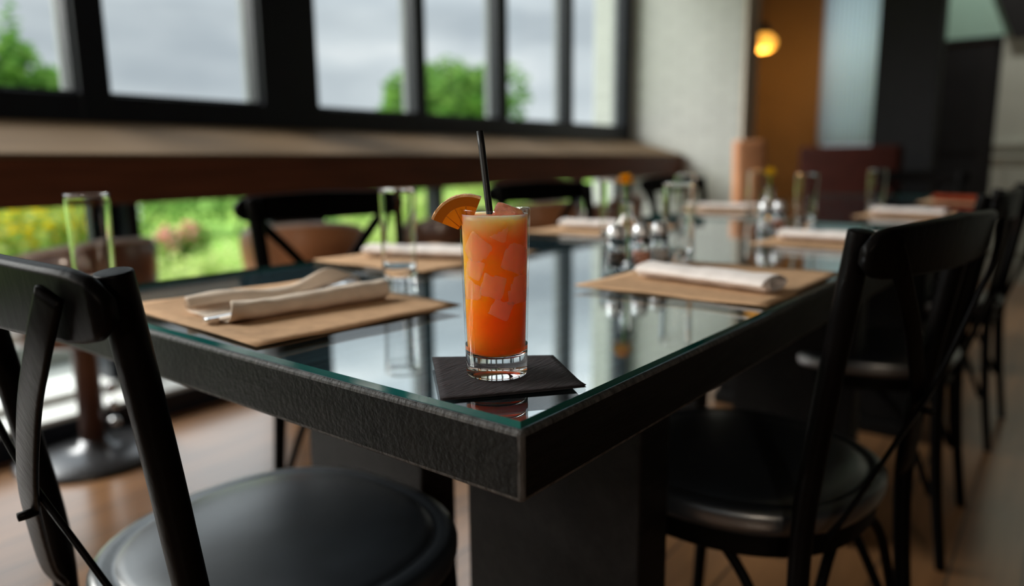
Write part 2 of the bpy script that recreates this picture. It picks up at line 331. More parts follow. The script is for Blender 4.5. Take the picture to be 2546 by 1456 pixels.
# solid black members between the glass sections
posts = [(-3.6, -3.3), (-2.1, -2.0), (-.62, -.50), (1.285, 1.395), (2.057, 2.363), (5.424, 5.50)]
k = MB()
for a, b in posts: k.box((a, WY, .13), (b, WY + .10, 3.0))
k.box((-3.6, WY + .001, 2.78), (5.5, WY + .099, 3.0)); k.box((-3.6, WY + .001, .86), (5.5, WY + .099, 1.207))
struct('trim_2', k, M['frame'], smooth=False, bevel=.004)
bays = [(-3.3, -2.1, 0), (-2.0, -.62, 0), (-.50, 1.285, 0), (1.395, 2.057, 0), (2.363, 5.424, 3)]
wn = 0
for (a, b, nm) in bays:
    wn += 1
    root = bpy.data.objects.new('window_%d' % wn, None); COL.objects.link(root); root.location = ((a + b) / 2, WY, 1.2); root['kind'] = 'structure'
    ox, oy, oz = root.location
    def rb(m, p, q): m.box((p[0] - ox, p[1] - oy, p[2] - oz), (q[0] - ox, q[1] - oy, q[2] - oz))
    if nm:
        edges = [a, 3.061, 3.122, 3.795, 3.872, 4.58, 4.644, b]
        cells = [(edges[i], edges[i + 1]) for i in range(0, 8, 2)]
        mm = MB()
        for i in range(1, 7, 2): rb(mm, (edges[i], WY + .01, 1.207), (edges[i + 1], WY + .09, 2.78))
        mm.build('mullion', M['frame'], root, smooth=False, bevel=.003)
    else: cells = [(a, b)]
    for (c, d) in cells:
        fr = MB(); w = .012
        rb(fr, (c, WY + .03, 1.207), (c + w, WY + .09, 2.78)); rb(fr, (d - w, WY + .03, 1.207), (d, WY + .09, 2.78))
        rb(fr, (c + w, WY + .03, 1.207), (d - w, WY + .09, 1.207 + w)); rb(fr, (c + w, WY + .03, 2.78 - w), (d - w, WY + .09, 2.78))
        fr.build('sash', M['frame'], root, smooth=False)
        pn = MB(); rb(pn, (c + w, WY + .058, 1.219), (d - w, WY + .062, 2.768)); pn.build('pane', M['pane'], root, smooth=False)
        ex = MB(); rb(ex, (c, WY + .10, 1.17), (d, WY + .13, 1.205)); rb(ex, (d - .012, WY + .10, 1.205), (d, WY + .13, 2.78)); rb(ex, (c, WY + .10, 1.205), (c + .012, WY + .13, 2.78))
        ex.build('outer_jamb', M['white_out'], root, smooth=False)
    # lower light under the ledge
    lo = MB(); rb(lo, (a, WY + .045, .13), (b, WY + .049, .86)); lo.build('pane', M['pane'], root, smooth=False)
# wall between the exterior frames (outside cladding is the same black timber)
# brick return wall
k = MB(); k.box((5.5, 2.0, 0), (5.74, WY + .35, 3.0)); struct('wall_far', k, M['brick'], smooth=False, bevel=.008)
k = MB(); k.box((5.5, 1.975, 0), (5.76, 1.999, 3.0)); struct('trim_3', k, M['cream'], smooth=False, bevel=.004)
k = MB()
WX = 8.0
k.box((WX, 2.08, 0), (WX + .1, 3.2, 3.0)); k.box((WX, .55, 0), (WX + .1, 1.59, 3.0)); k.box((WX, 1.59, 0), (WX + .1, 2.08, 1.06)); k.box((WX, 1.59, 2.85), (WX + .1, 2.08, 3.0))
struct('wall_alcove', k, M['tan_wall'], smooth=False)
k = MB(); k.box((5.74, 3.1, 0), (8.1, 3.2, 3.0)); struct('wall_side', k, M['tan_wall'], smooth=False)
k = MB(); k.box((6.82, .50, 0), (8.0, .56, 3.0)); struct('wall_partition', k, M['dark_wall'], smooth=False)
k = MB(); k.box((6.0, .80, 0), (6.2, 1.20, 3.0)); struct('trim_4', k, M['dark_wall'], smooth=False, bevel=.004)
k = MB(); k.box((WX + .03, 1.60, 1.06), (WX + .035, 2.07, 2.85)); w7 = struct('window_6', k, M['pane'], smooth=False)
cu = MB(); pts = [];
for i in range(61):
    y = 1.58 + .51 * i / 60; pts.append((WX - .05 + .018 * math.sin(i * 1.35), y))
v = []; f = []
for x, y in pts: v += [(x, y, 1.07), (x, y, 2.9)]
for i in range(60): f.append((2 * i, 2 * i + 2, 2 * i + 3, 2 * i + 1))
cu.add(v, f); cob = cu.build('curtain', M['curtain'], fix=False)
kk = cob.modifiers.new('thick', 'SOLIDIFY'); kk.thickness = .002
tag(cob, 'pale blue grey sheer curtain hanging over the far window beside the black column', 'curtain')
# black door + transom + panelled wall at right
dr = bpy.data.objects.new('door_1', None); COL.objects.link(dr); dr.location = (6.80, .70, 0); dr['kind'] = 'structure'
k = MB(); k.box((-.02, -.18, 0), (.03, .25, 1.79)); k.build('door_leaf', M['dark_wall'], dr, smooth=False, bevel=.004)
k = MB()
for z0, z1 in ((.2, .85), (.98, 1.65)):
    k.box((-.032, -.12, z0), (-.02, .18, z1))
k.build('door_panel', M['dark_wall'], dr, smooth=False, bevel=.004)
k = MB(); k.box((6.76, .50, 1.80), (6.84, 1.0, 1.83)); struct('trim_5', k, M['dark_wall'], smooth=False)
k = MB(); k.box((6.77, .28, 1.83), (6.785, 1.0, 3.0)); struct('wall_transom', k, M['teal'], smooth=False)
k = MB(); k.box((6.78, -4, 0), (6.82, .50, 3.0)); k.box((6.81, .87, 0), (6.85, 1.2, 3.0), 0); struct('wall_end', k, M['grey_wall'], smooth=False)
k = MB()
k.add([(6.70, .93, 3.0), (6.70, .62, 3.0), (6.70, .28, 1.80), (6.70, .44, 1.80), (6.768, .93, 3.0), (6.768, .62, 3.0), (6.768, .28, 1.80), (6.768, .44, 1.80)],
      [(0, 1, 2, 3), (7, 6, 5, 4), (0, 4, 5, 1), (1, 5, 6, 2), (2, 6, 7, 3), (3, 7, 4, 0)])
struct('trim_6', k, M['dark_wall'], smooth=False)
k = MB(); k.box((6.745, -4, 1.02), (6.78, .50, 1.06)); k.box((6.755, -4, .93), (6.78, .50, .96))
y = .40
while y > -4: k.box((6.762, y - .015, .26), (6.78, y, .93)); y -= .19
k.box((6.74, -4, 0), (6.78, .50, .17)); k.box((6.75, -4, .23), (6.78, .50, .26)); struct('trim_7', k, M['grey_wall'], smooth=False, bevel=.004)

# ------------------------------------------------------------------ window ledge (sloped drinks counter)
led = empty('window_counter', (2, 2.65, 0), 0, 'long thick wooden counter running along under the black windows to the white brick wall', 'counter')
sec = [(2.32, .832), (2.32, .982), (2.335, .99), (WY - .002, 1.098), (WY - .002, .832)]
def prism(x0, x1, sc):
    v = [(x0 - 2, y - 2.65, z) for y, z in sc] + [(x1 - 2, y - 2.65, z) for y, z in sc]; n = len(sc)
    return v, [tuple(range(n)), tuple(range(n, 2 * n))[::-1]] + [(i, (i + 1) % n, n + (i + 1) % n, n + i) for i in range(n)]
m = MB(); v, f = prism(-3.59, 5.499, [(2.43, .972), (2.43, .986), (WY - .002, 1.108), (WY - .002, 1.092)]); m.add(v, f); m.build('countertop', M['ledge'], led, smooth=False, bevel=.003)
m = MB(); v, f = prism(-3.59, 5.498, [(2.436, .827), (2.436, .971), (2.49, .971), (2.49, .827)]); m.add(v, f); m.build('front_board', M['ledge_dark'], led, smooth=False, bevel=.004)
for x in (.15, 1.38, 3.09, 4.6):
    m = MB(); m.box((x - .022 - 2, 2.80 - 2.65, .11), (x + .022 - 2, 2.895 - 2.65, 1.07)); m.build('support_post', M['frame'], led, smooth=False, bevel=.003)

# ------------------------------------------------------------------ tables
TZ = .7584
TR = R(-1.71)
def make_table(x0, x1, y0, y1, label, glass=True):
    cx, cy = (x0 + x1) / 2, (y0 + y1) / 2; lx, ly = (x1 - x0) / 2, (y1 - y0) / 2
    t = empty('dining_table', (cx, cy, 0), TR, label, 'table', 'black dining tables pushed end to end')
    m = MB(); top = TZ - .0064; nb = 6; w = 2 * ly / nb
    m.box((-lx - .005, -ly - .005, TZ - .064), (lx + .005, ly + .005, top))
    m.mi = [0, 1, 0, 0, 0, 0]; o = m.build('tabletop', [M['table_wood'], M['top_wood_sheen'], M['worn']], t, smooth=False, bevel=.0045); o.modifiers['bevel'].material = 2
    g = MB(); g.box((-lx, -ly, TZ - .006), (lx, ly, TZ))
    g.mi = [2, 0, 1, 1, 1, 1]; g.build('glass_sheet', [M['table_glass'], M['glass_edge'], M['table_glass_back']], t, smooth=False)
    for sx in (-lx + .42, lx - .42):
        for sy in (-.35, .05):
            m = MB(); m.box((sx - .04, sy, .05), (sx + .04, sy + .30, TZ - .064)); m.build('leg', M['table_wood'], t, smooth=False, bevel=.004)
        m = MB(); m.box((sx - .06, -.36, 0), (sx + .06, .36, .05)); m.build('foot', M['table_wood'], t, smooth=False, bevel=.006)
    return t
def tl(x, y, base=(.427, .313)):            # point on the table plan from distances along its edges
    c, s = math.cos(TR), math.sin(TR); return (base[0] + x * c - y * s, base[1] + x * s + y * c)
# near corner of the glass at (.427, .313)
c0 = tl(.95, .452); T1 = make_table(c0[0] - .95, c0[0] + .95, c0[1] - .452, c0[1] + .452, 'nearest black wooden dining table with green-edged glass top carrying the orange drink')
c1 = tl(2.87, .452); T2 = make_table(c1[0] - .95, c1[0] + .95, c1[1] - .452, c1[1] + .452, 'second black glass-topped dining table continuing beyond the nearest one')

# ------------------------------------------------------------------ cross-back chairs
CG = 'black cross-back chairs around the long tables'
def make_chair(label):
    t = empty('cross_back_chair', (0, 0, 0), 0, label, 'chair', CG)
    n = 48; rings = []
    def ring(k, z):
        o = []
        for i in range(n):
            a = 2 * math.pi * i / n; c, s = math.cos(a), math.sin(a); e = 2 / 2.5
            x = .213 * math.copysign(abs(c) ** e, c); y = .218 * math.copysign(abs(s) ** e, s)
            if x < 0: y *= 1 - .10 * (-x / .213)
            o.append((x * k, y * k, z))
        return o
    prof = [(.0, .437), (.93, .437), (.985, .441), (1, .452), (1, .466), (.985, .473), (.95, .476), (.90, .4765), (.872, .4735), (.855, .4765), (.80, .480), (.6, .484), (.3, .486), (.001, .4865)]
    v = []; f = []
    for k_, z in prof: v += ring(max(k_, .001), z)
    for q in range(len(prof) - 1):
        for i in range(n): j = (i + 1) % n; f.append((q * n + i, q * n + j, (q + 1) * n + j, (q + 1) * n + i))
    m = MB().add(v, f); m.build('seat', M['seat'], t)
    m = MB(); m.sweep([(x * 1.0, y, 0.420) for x, y, z in ring(.90, 0)], rrect(.02, .036, .005), closed=True); m.build('seat_rail', M['black_wood'], t)
    for s in (-1, 1):
        path = spline([(-.232, s * .200, .0), (-.205, s * .192, .22), (-.193, s * .182, .45), (-.213, s * .187, .64), (-.247, s * .196, .868)], 30)
        def sc(i):
            q = i / 30; return ell(.0125 + .0045 * min(1, q * 1.6), .0115 + .0035 * min(1, q * 1.6), 18)
        m = MB(); m.sweep(path, sc, up=(1, 0, 0)); m.build('back_post', M['black_wood'], t, bevel=.002)
        m = MB(); m.sweep(spline([(.150, s * .150, .437), (.160, s * .158, .25), (.180, s * .172, 0)], 14), ell(.0145, .0145, 14), up=(1, 0, 0), taper=lambda q: 1 - .22 * q); m.build('leg', M['black_wood'], t)
        # bentwood side brace: from front leg up under the seat to the back post
        m = MB(); m.sweep(spline([(.163, s * .160, .20), (.12, s * .155, .36), (0, s * .150, .417), (-.11, s * .158, .35), (-.196, s * .186, .17)], 26), ell(.008, .008, 10), up=(0, 1, 0)); m.build('brace', M['black_wood'], t)
    for x, z0 in ((.160, .20), (-.200, .17)):
        m = MB(); w_ = .158 if x > 0 else .186
        m.sweep(spline([(x, -w_, z0), (x * .95, -.10, .37), (x * .9, 0, .417), (x * .95, .10, .37), (x, w_, z0)], 26), ell(.008, .008, 10), up=(1, 0, 0)); m.build('brace', M['black_wood'], t)
    # bowed top rail, behind the posts
    path = []
    for i in range(29):
        a = -1 + 2 * i / 28; path.append((-.266 - .026 * (1 - a * a), .232 * a, .843 + .002 * (1 - a * a)))
    def rs(i):
        a = abs(-1 + 2 * i / 28); e = max(0., (a - .78) / .22); h = .070 - .012 * a - .034 * (1 - math.sqrt(max(0, 1 - e * e)))
        return rrect(.017 - .004 * e, h, .006)
    m = MB(); m.sweep(path, rs, up=(-.12, 0, 1)); m.build('top_rail', M['black_wood'], t)
    # crossing flat bentwood straps
    for s in (-1, 1):
        dx = -.005 * s
        path = spline([(-.286, s * -.190, .856), (-.289, s * -.160, .808), (-.284, s * -.102, .744), (-.270, s * -.022, .650), (-.250, s * .045, .580), (-.222, s * .122, .492), (-.205, s * .145, .455)], 36)
        path = [p + Vector((dx, 0, 0)) for p in path]
        m = MB(); m.sweep(path, rrect(.0255, .0065, .003), up=(1, .45 * s, 0)); m.build('cross_strap', M['black_wood'], t)
    m = MB(); m.lathe([(0, -.008), (.0045, -.008), (.0048, 0), (.0045, .009), (0, .010)], 12)
    m.v = [(-.272 - z, x, y + .612) for x, y, z in m.v]; m.build('pin', M['black_wood'], t)
    return t
ch = make_chair('large black cross-back chair in the left foreground, pushed under the near end of the table')
ch.location = (.531, .779, 0); ch.rotation_euler = (0, 0, R(-3.08))
for (x, y, rz, lab) in (
    (1.15, .395, 80, 'black cross-back chair on the right side of the table, nearest to the lens'),
    (2.07, .39, 90, 'black cross-back chair on the right side, second from the near end'),
    (2.98, .36, 88, 'black cross-back chair on the right side, third from the near end'),
    (1.17, 1.245, -103, 'black cross-back chair on the window side, left of the orange drink, behind a tall glass'),
    (2.05, 1.20, -106, 'black cross-back chair on the window side, just right of the black straw'),
    (3.02, 1.14, -100, 'black cross-back chair on the window side, behind the orange marigold'),
    (4.33, .66, 180, 'dim black cross-back chair at the far end of the second table')):
    dup(ch, (x, y, 0), R(rz), lab)

# ------------------------------------------------------------------ place mats
MG = 'brown paper place mats on the tables'
def make_mat(label, lx=.30, ly=.36):
    n = 14; v = []; f = []
    for i in range(n + 1):
        for j in range(n + 1):
            x = lx * (i / n - .5); y = ly * (j / n - .5)
            e = max(abs(i / n - .5), abs(j / n - .5)) * 2
            z = .0006 + .0012 * max(0, e - .8) / .2 * (1 + math.sin(i * .9 + j * .5)) * .7
            v.append((x, y, z))
    for i in range(n):
        for j in range(n): a = i * (n + 1) + j; f.append((a, a + n + 1, a + n + 2, a + 1))
    o = MB().add(v, f).build('place_mat', M['mat_paper'], fix=False); k_ = o.modifiers.new('thick', 'SOLIDIFY'); k_.thickness = .0009; k_.offset = 1
    return tag(o, label, 'place mat', MG)
def put(o, x, y, rz, z=TZ): o.location = (x, y, z); o.rotation_euler = (0, 0, R(rz)); return o
pm = make_mat('brown paper place mat at the near end of the table under the open napkin bundle')
put(pm, .612, .836, -5.4)
def cp(o, x, y, rz, label, z=TZ, group=None):
    c = dup(o, (x, y, z), R(rz), label, group); return c
cp(pm, 1.139, .445, 88, 'brown paper place mat on the right side of the near table, corner towards the lens')
cp(pm, 1.115, 1.042, 90, 'brown paper place mat on the window side of the near table, below the tall glass')
cp(pm, 1.84, .42, 89, 'brown paper place mat beyond the first right-hand one, beside the far vase')
cp(pm, 1.83, 1.04, 91, 'brown paper place mat on the window side, second from the near end')
cp(pm, 2.80, .41, 88, 'brown paper place mat on the right side of the second table, nearer one')
cp(pm, 2.78, 1.01, 90, 'brown paper place mat on the window side of the second table')
cp(pm, 3.72, .36, 88, 'brown paper place mat on the second table under the rust red cloth')

# ------------------------------------------------------------------ linen bundles
def sheet_obj(name, grid, ma, thick=.0022, parent=None):
    n = len(grid); k_ = len(grid[0]); v = [p for r_ in grid for p in r_]
    f = [(i * k_ + j, (i + 1) * k_ + j, (i + 1) * k_ + j + 1, i * k_ + j + 1) for i in range(n - 1) for j in range(k_ - 1)]
    o = MB().add(v, f).build(name, ma, parent, fix=False)
    s_ = o.modifiers.new('thick', 'SOLIDIFY'); s_.thickness = thick; s_.offset = 0
    u = o.modifiers.new('sub', 'SUBSURF'); u.levels = 1; u.render_levels = 2
    return o
def prof_pts(pts, n): return spline([(p[0], p[1], 0) for p in pts], n)
# open bundle on the nearest mat: local x along the roll, y across towards the window, z up
nb = 40; grid = []
for i in range(nb + 1):
    q = i / nb; x = -.122 + .244 * q
    pk = math.exp(-((q - .80) / .13) ** 2); hb = .021 + .015 * pk + .003 * math.sin(q * 9)
    wv = .003 * math.sin(q * 11 + 1)
    fr = .0125 - .001 * math.sin(q * 5)
    base = -.004 * q
    P = [(.060 + wv, hb * .55), (.068 + wv, hb * .98), (.080 + wv - .006 * pk, hb + .0005), (.086 + wv, hb * .6), (.080 + wv, .0035), (.05, .0025), (.01, .0022), (-.016, .0022), (-.028, fr * .8), (-.022, fr * 1.8), (-.008, fr * 1.95), (.001, fr * 1.35), (-.004, fr * .7)]
    ed = .022 * max(0, (.30 - q) / .30)
    grid.append([(x + ed * (j / 44) ** 2 * 1.6 + .004 * noise.noise(Vector((x * 20, j * .2, 3))), p.x * (1 - .10 * q), p.y + .0015 * noise.noise(Vector((x * 35, j * .35, 1)))) for j, p in enumerate(prof_pts(P, 44))])
for r_ in grid:
    for j, p in enumerate(r_): r_[j] = (p[0], p[1], max(p[2], .0016))
nk = sheet_obj('linen_napkin', grid, M['linen'])
tag(nk, 'cream linen napkin folded open around cutlery on the nearest place mat', 'napkin')
put(nk, .603, .798, -10.5, TZ + .0016)
NZ = TZ + .0016
# cutlery in it
def flat_item(name, outline, z, ma, thick=.0018, parent=None):
    """outline: list of (x, halfwidth, height)"""
    v = []; f = []
    for x, w_, h in outline: v += [(x, -w_, h), (x, w_, h), (x, w_, h + thick), (x, -w_, h + thick)]
    for i in range(len(outline) - 1):
        a = i * 4; b = a + 4
        for q in range(4): f.append((a + q, a + (q + 1) % 4, b + (q + 1) % 4, b + q))
    f += [(3, 2, 1, 0), tuple(len(v) - 4 + q for q in range(4))]
    return MB().add(v, f).build(name, ma, parent, bevel=.0006)
kn = empty('table_knife', (0, 0, 0), 0, 'steel table knife tucked in the open cream napkin bundle', 'knife')
flat_item('handle', [(-.118, .0062, .0), (-.11, .0072, .0), (-.06, .006, .0), (-.02, .0045, .0), (.0, .004, 0)], 0, M['steel'], .006, kn)
flat_item('blade', [(.0, .0045, .001), (.02, .008, .001), (.07, .009, .001), (.095, .007, .001), (.105, .001, .001)], 0, M['steel'], .002, kn)
kn.location = (.593, .803, NZ + .0062); kn.rotation_euler = (0, R(-2), R(-7))
fk = empty('table_fork', (0, 0, 0), 0, 'steel table fork with tines leaning up on the open cream napkin', 'fork')
flat_item('handle', [(-.10, .0085, .0), (-.09, .0092, .0), (-.03, .005, .001), (.03, .0032, .003), (.055, .004, .004), (.062, .010, .0035), (.078, .0115, .002), (.083, .0118, .002)], 0, M['steel'], .0025, fk)
for q in range(4):
    y_ = -.0096 + q * .0064
    m = MB(); m.sweep(spline([(.082, y_, .003), (.10, y_, .0025), (.122, y_ * .95, .006)], 8), rrect(.0026, .0022, .0006), up=(0, 0, 1), taper=lambda q_: 1 - .4 * q_); m.build('tine', M['steel'], fk)
fk.location = (.612, .818, NZ + .0075); fk.rotation_euler = (R(6), R(-8), R(2))

# closed rolls
def make_roll(label, ma, L_=.23, W_=.062, H_=.026, seed=1):
    grid = []; nb = 30
    for i in range(nb + 1):
        q = i / nb; x = L_ * (q - .5); row = []
        tp = 1 - .12 * q
        flare = 1 + .25 * max(0, (q - .9) / .1) 
        for j in range(61):
            a = j / 60 * 2 * math.pi * 2.3; rr = 1 - .42 * j / 60
            yy = W_ / 2 * rr * math.cos(a) * tp; zz = H_ / 2 * (1 + .0) + H_ / 2 * rr * math.sin(a) * tp * flare
            nz = noise.noise(Vector((x * 30, a * .8, seed)))
            row.append((x + .004 * nz + .006 * (j / 60) * (1 if q > .5 else -1) * (abs(q - .5) * 2) ** 6, yy * (1 + .05 * nz), max(.0016, zz + .002 * nz)))
        grid.append(row)
    o = sheet_obj('rolled_napkin', grid, ma, .0020)
    return tag(o, label, 'napkin', 'rolled linen napkins on the place mats')
ra = make_roll('pale linen roll on the right-hand place mat, nearest rolled napkin', M['linen_white'], .225, .075, .026, 2)
put(ra, 1.085, .437, -101 + 180, NZ)
m_ = ra.rotation_euler
cp(ra, 1.085, 1.045, 110, 'pale linen roll on the window-side mat, seen past the tall glass', NZ)
cp(ra, 1.80, .43, 85, 'pale linen roll on the second right-hand place mat', NZ)
cp(ra, 1.82, 1.05, 98, 'pale linen roll on the second window-side place mat', NZ)
cp(ra, 2.76, .42, 80, 'pale linen roll on the right-hand mat of the second table', NZ)
cp(ra, 2.74, 1.02, 95, 'pale linen roll on the window-side mat of the second table', NZ)
rr_ = make_roll('rust red rolled cloth on the farthest right-hand place mat', M['red_cloth'], .22, .07, .028, 5)
put(rr_, 3.70, .37, 60, NZ)

# ------------------------------------------------------------------ glassware
PROF = [(0, 0), (.0250, 0), (.0268, .0008), (.0276, .0030), (.0281, .020), (.0313, .1490), (.0309, .1499), (.0301, .1499), (.0296, .1490), (.0264, .0240), (.0250, .0205), (.021, .0190), (0, .0185)]
def smooth_prof(p):
    o = []
    for (a, b), (c, d) in zip(p, p[1:]):
        n = max(1, int(math.hypot(c - a, d - b) / .008))
        o += [(a + (c - a) * i / n, b + (d - b) * i / n) for i in range(n)]
    return o + [p[-1]]
def make_tumbler(label, x, y, z, group=None, name='highball_glass'):
    o = MB().lathe(smooth_prof(PROF), 72).build(name, M['glass'])
    o.location = (x, y, z); return tag(o, label, 'glass', group)
GX, GY = .5140, .4030
CN = TZ + .0016
# folded black cocktail napkin (4 plies fanned slightly)
pts4 = [(.523, .491), (.427, .393), (.525, .315), (.597, .397)]
def bil(u, v_): 
    a, b, c, d = [Vector((p[0], p[1], 0)) for p in pts4]
    return (a * (1 - u) * (1 - v_) + b * u * (1 - v_) + c * u * v_ + d * (1 - u) * v_)
n = 20; m = MB()
for ply, (dz, sh) in enumerate(((.0001, 0), (.0006, .0007), (.0011, -.0004))):
    v = []
    for i in range(n + 1):
        for j in range(n + 1):
            p = bil(i / n, j / n) - Vector((GX, GY, 0)); p = p * (1 - abs(sh)) + Vector((sh, sh, 0))
            e = max(0, (i / n - .75) / .25) + max(0, (.15 - j / n) / .15) * .3
            lift = .0022 * e * e * (.4 + .6 * j / n) * (.4 + .3 * ply)
            v.append((p.x, p.y, dz + lift + (.00012 * noise.noise(Vector((i * .7, j * .9, ply))) if ply == 2 else 0)))
    f = [(i * (n + 1) + j, (i + 1) * (n + 1) + j, (i + 1) * (n + 1) + j + 1, i * (n + 1) + j + 1) for i in range(n) for j in range(n)]
    m.add(v, f)
cn = m.build('cocktail_napkin', M['cocktail_napkin'], fix=False); q_ = cn.modifiers.new('thick', 'SOLIDIFY'); q_.thickness = .0004; q_.offset = 1
cn.location = (GX, GY, TZ); tag(cn, 'square black paper napkin under the orange drink at the table corner', 'napkin')

drink = empty('cocktail_glass', (GX, GY, CN), 0, 'tall clear glass of cloudy orange iced drink standing on the black paper napkin', 'drink')
gb = MB().lathe(smooth_prof(PROF), 96)
gb.mi = [1 if min(gb.v[i][2] for i in q) > .0232 else 0 for q in gb.f]      # thin wall above the solid clear base
gb.build('glass_body', [M['glass'], M['thin_glass']], drink)
def ri(z): return .0264 + (.0296 - .0264) * (z - .024) / (.149 - .024)
LT = .1450
prof = [(0, .0190), (.0208, .0195), (.0247, .0211), (ri(.0245) - .0004, .0250)]
k_ = 22
for i in range(1, k_ + 1):
    z = .025 + (LT - .025) * i / k_; prof.append((ri(z) - .00035, z))
prof += [(ri(LT) - .0020, LT - .0006), (.018, LT - .001), (0, LT - .001)]
MB().lathe(prof, 72).build('orange_drink', M['liquid'], drink)
# ice
def ice_cube(loc, size, rot, label, ma, grow=1.0, top=False):
    b = bmesh.new(); bmesh.ops.create_cube(b, size=size); bmesh.ops.subdivide_edges(b, edges=b.edges, cuts=5, use_grid_fill=True)
    Rm = Matrix.Rotation(rot[2], 3, 'Z') @ Matrix.Rotation(rot[1], 3, 'Y') @ Matrix.Rotation(rot[0], 3, 'X'); h = size / 2
    for v in b.verts:
        p = v.co.copy(); q = Vector([max(-h * .72, min(h * .72, c)) for c in p]); d = p - q
        if d.length > 1e-9: p = q + d.normalized() * h * .28
        p *= 1 + .05 * noise.noise(p * 160 + Vector(loc) * 90); p = Rm @ p + Vector(loc)
        rmax = ri(min(p.z, .149)) - .00012; rr = math.hypot(p.x, p.y)
        if rr > rmax and p.z < .1499: p.x *= rmax / rr; p.y *= rmax / rr
        elif rr > rmax: p.x *= rmax / rr; p.y *= rmax / rr
        v.co = p
    me = bpy.data.meshes.new('ice_cube'); b.to_mesh(me); b.free(); me.materials.append(ma)
    for p in me.polygons: p.use_smooth = True
    o = bpy.data.objects.new('ice_cube', me); COL.objects.link(o); o.location = (GX, GY, CN)
    return tag(o, label, 'ice cube', 'ice cubes in the orange drink')
# directions in plan: towards the lens and image right
tow = Vector((-.80, -.60, 0)).normalized(); rgt = Vector((.60, -.80, 0)).normalized()
def ip(r_, t, z): v = rgt * r_ + tow * t; return (v.x, v.y, z)
cubes = [
    (ip(.0165, .0150, .107), .025, (.3, .2, .9), 'ice cube against the right wall of the drink, upper one'),
    (ip(-.0120, .0160, .118), .024, (.6, -.3, .2), 'ice cube against the left wall near the top of the drink'),
    (ip(.0040, .0185, .129), .019, (.2, .6, .4), 'ice cube just under the surface at the front of the drink'),
    (ip(.0190, .0130, .0790), .024, (-.2, .15, .65), 'ice cube against the right wall of the drink, lower one'),
    (ip(-.0010, .0190, .0840), .021, (.25, .1, .55), 'ice cube at mid height in the middle of the drink'),
    (ip(-.0170, .0120, .0800), .022, (.1, .5, .2), 'ice cube against the left wall at mid height'),
    (ip(.0035, .0190, .0640), .019, (.5, .2, 1.0), 'lowest ice cube at the front of the drink'),
    (ip(-.0140, .0150, .0985), .020, (.4, .3, .1), 'small ice cube between the two left-hand ones'),
]
for c_ in cubes: ice_cube(c_[0], c_[1], c_[2], c_[3], M['ice'])
ice_cube(ip(.0105, -.001, .1385), .025, (.35, .25, .5), 'pink tinted ice cube poking above the rim of the drink', M['ice_top'])

# straw
sp_ = [Vector(ip(.0050, .012, .060)), Vector(ip(-.0085, -.016, .150)), Vector(ip(-.0125, -.0215, .2165))]
m = MB(); a0 = sp_[0]; a1 = sp_[2]
path = [a0 + (a1 - a0) * i / 12 for i in range(13)]
outer = ell(.0031, .0031, 20)
m.sweep(path, outer, up=(0, 1, 0), cap=False)
m2 = MB(); m2.sweep(path, ell(.0026, .0026, 20), up=(0, 1, 0), cap=False)
o_ = len(m.v); m.add(m2.v, m2.f)
k1 = 12 * 20
for a in range(20): b_ = (a + 1) % 20; m.f.append((k1 + a, k1 + b_, o_ + k1 + b_, o_ + k1 + a)); m.mi.append(0)
st = m.build('drinking_straw', M['straw']); st.location = (GX, GY, CN); tag(st, 'matt black drinking straw standing in the orange drink', 'straw')

# orange wedge on the rim: slice plane contains image right and up
ow_ = empty('orange_wedge', (GX, GY, CN), 0, 'thick orange wedge with bright rind hooked over the left rim of the drink', 'orange wedge')
ctr = Vector(ip(-.0240, .001, .1285)); Rr = .0335; th = .0105
def wp(r_, a, t): return ctr + rgt * (r_ * math.cos(a)) + Vector((0, 0, 1)) * (r_ * math.sin(a)) + tow * t
a_0, a_1 = R(68), R(158); na = 26
def sector(r0, r1, ma, nm, bulge=0., bumpy=0.):
    v = []; f = []; cs = [(r0, -th / 2), (r1, -th / 2), (r1 + bulge, 0), (r1, th / 2), (r0, th / 2)]
    for i in range(na + 1):
        a = a_0 + (a_1 - a_0) * i / na
        for j, (r_, t) in enumerate(cs):
            jit = bumpy * noise.noise(Vector((a * 30, j * 5, 2))) if r_ >= r1 else 0
            v.append(wp(r_ + jit, a, t))
    k_ = len(cs)
    for i in range(na):
        for j in range(k_): q = (j + 1) % k_; f.append((i * k_ + j, i * k_ + q, (i + 1) * k_ + q, (i + 1) * k_ + j))
    f += [tuple(range(k_)), tuple(na * k_ + j for j in range(k_))[::-1]]
    return MB().add(v, f).build(nm, ma, ow_, smooth=False)
sector(.0315, .0335, M['rind'], 'rind', .0006, .0009)
sector(.0235, .0315, M['pith'], 'pith')
sector(.0085, .0234, M['flesh'], 'flesh')
m = MB()
for a in (R(92), R(116), R(140)):
    m.sweep([wp(.0085, a, th / 2), wp(.0233, a, th / 2)], ell(.00035, .00035, 8))
m.build('membrane', M['pith'], ow_)

# other glasses
GG = 'empty tall water glasses on the tables'
g1 = make_tumbler('empty tall glass behind the left foreground chair, at the table corner by the window', .517, 1.185, TZ, GG)
for x, y, lab in ((.870, .885, 'empty tall glass standing between the cream bundle and the window-side mat'),
                  (1.318, .590, 'empty tall glass behind the right-hand linen roll, beside the shakers'),
                  (1.55, .86, 'empty tall glass on the window side, left of the orange marigold'),
                  (2.20, .600, 'empty tall glass just right of the yellow marigold'),
                  (2.10, .92, 'empty tall glass beyond the orange marigold on the window side'),
                  (2.95, .56, 'empty tall glass on the second table, in front of the dark booth'),
                  (2.60, .88, 'empty tall glass on the window side of the second table')):
    cp(g1, x, y, 0, lab)

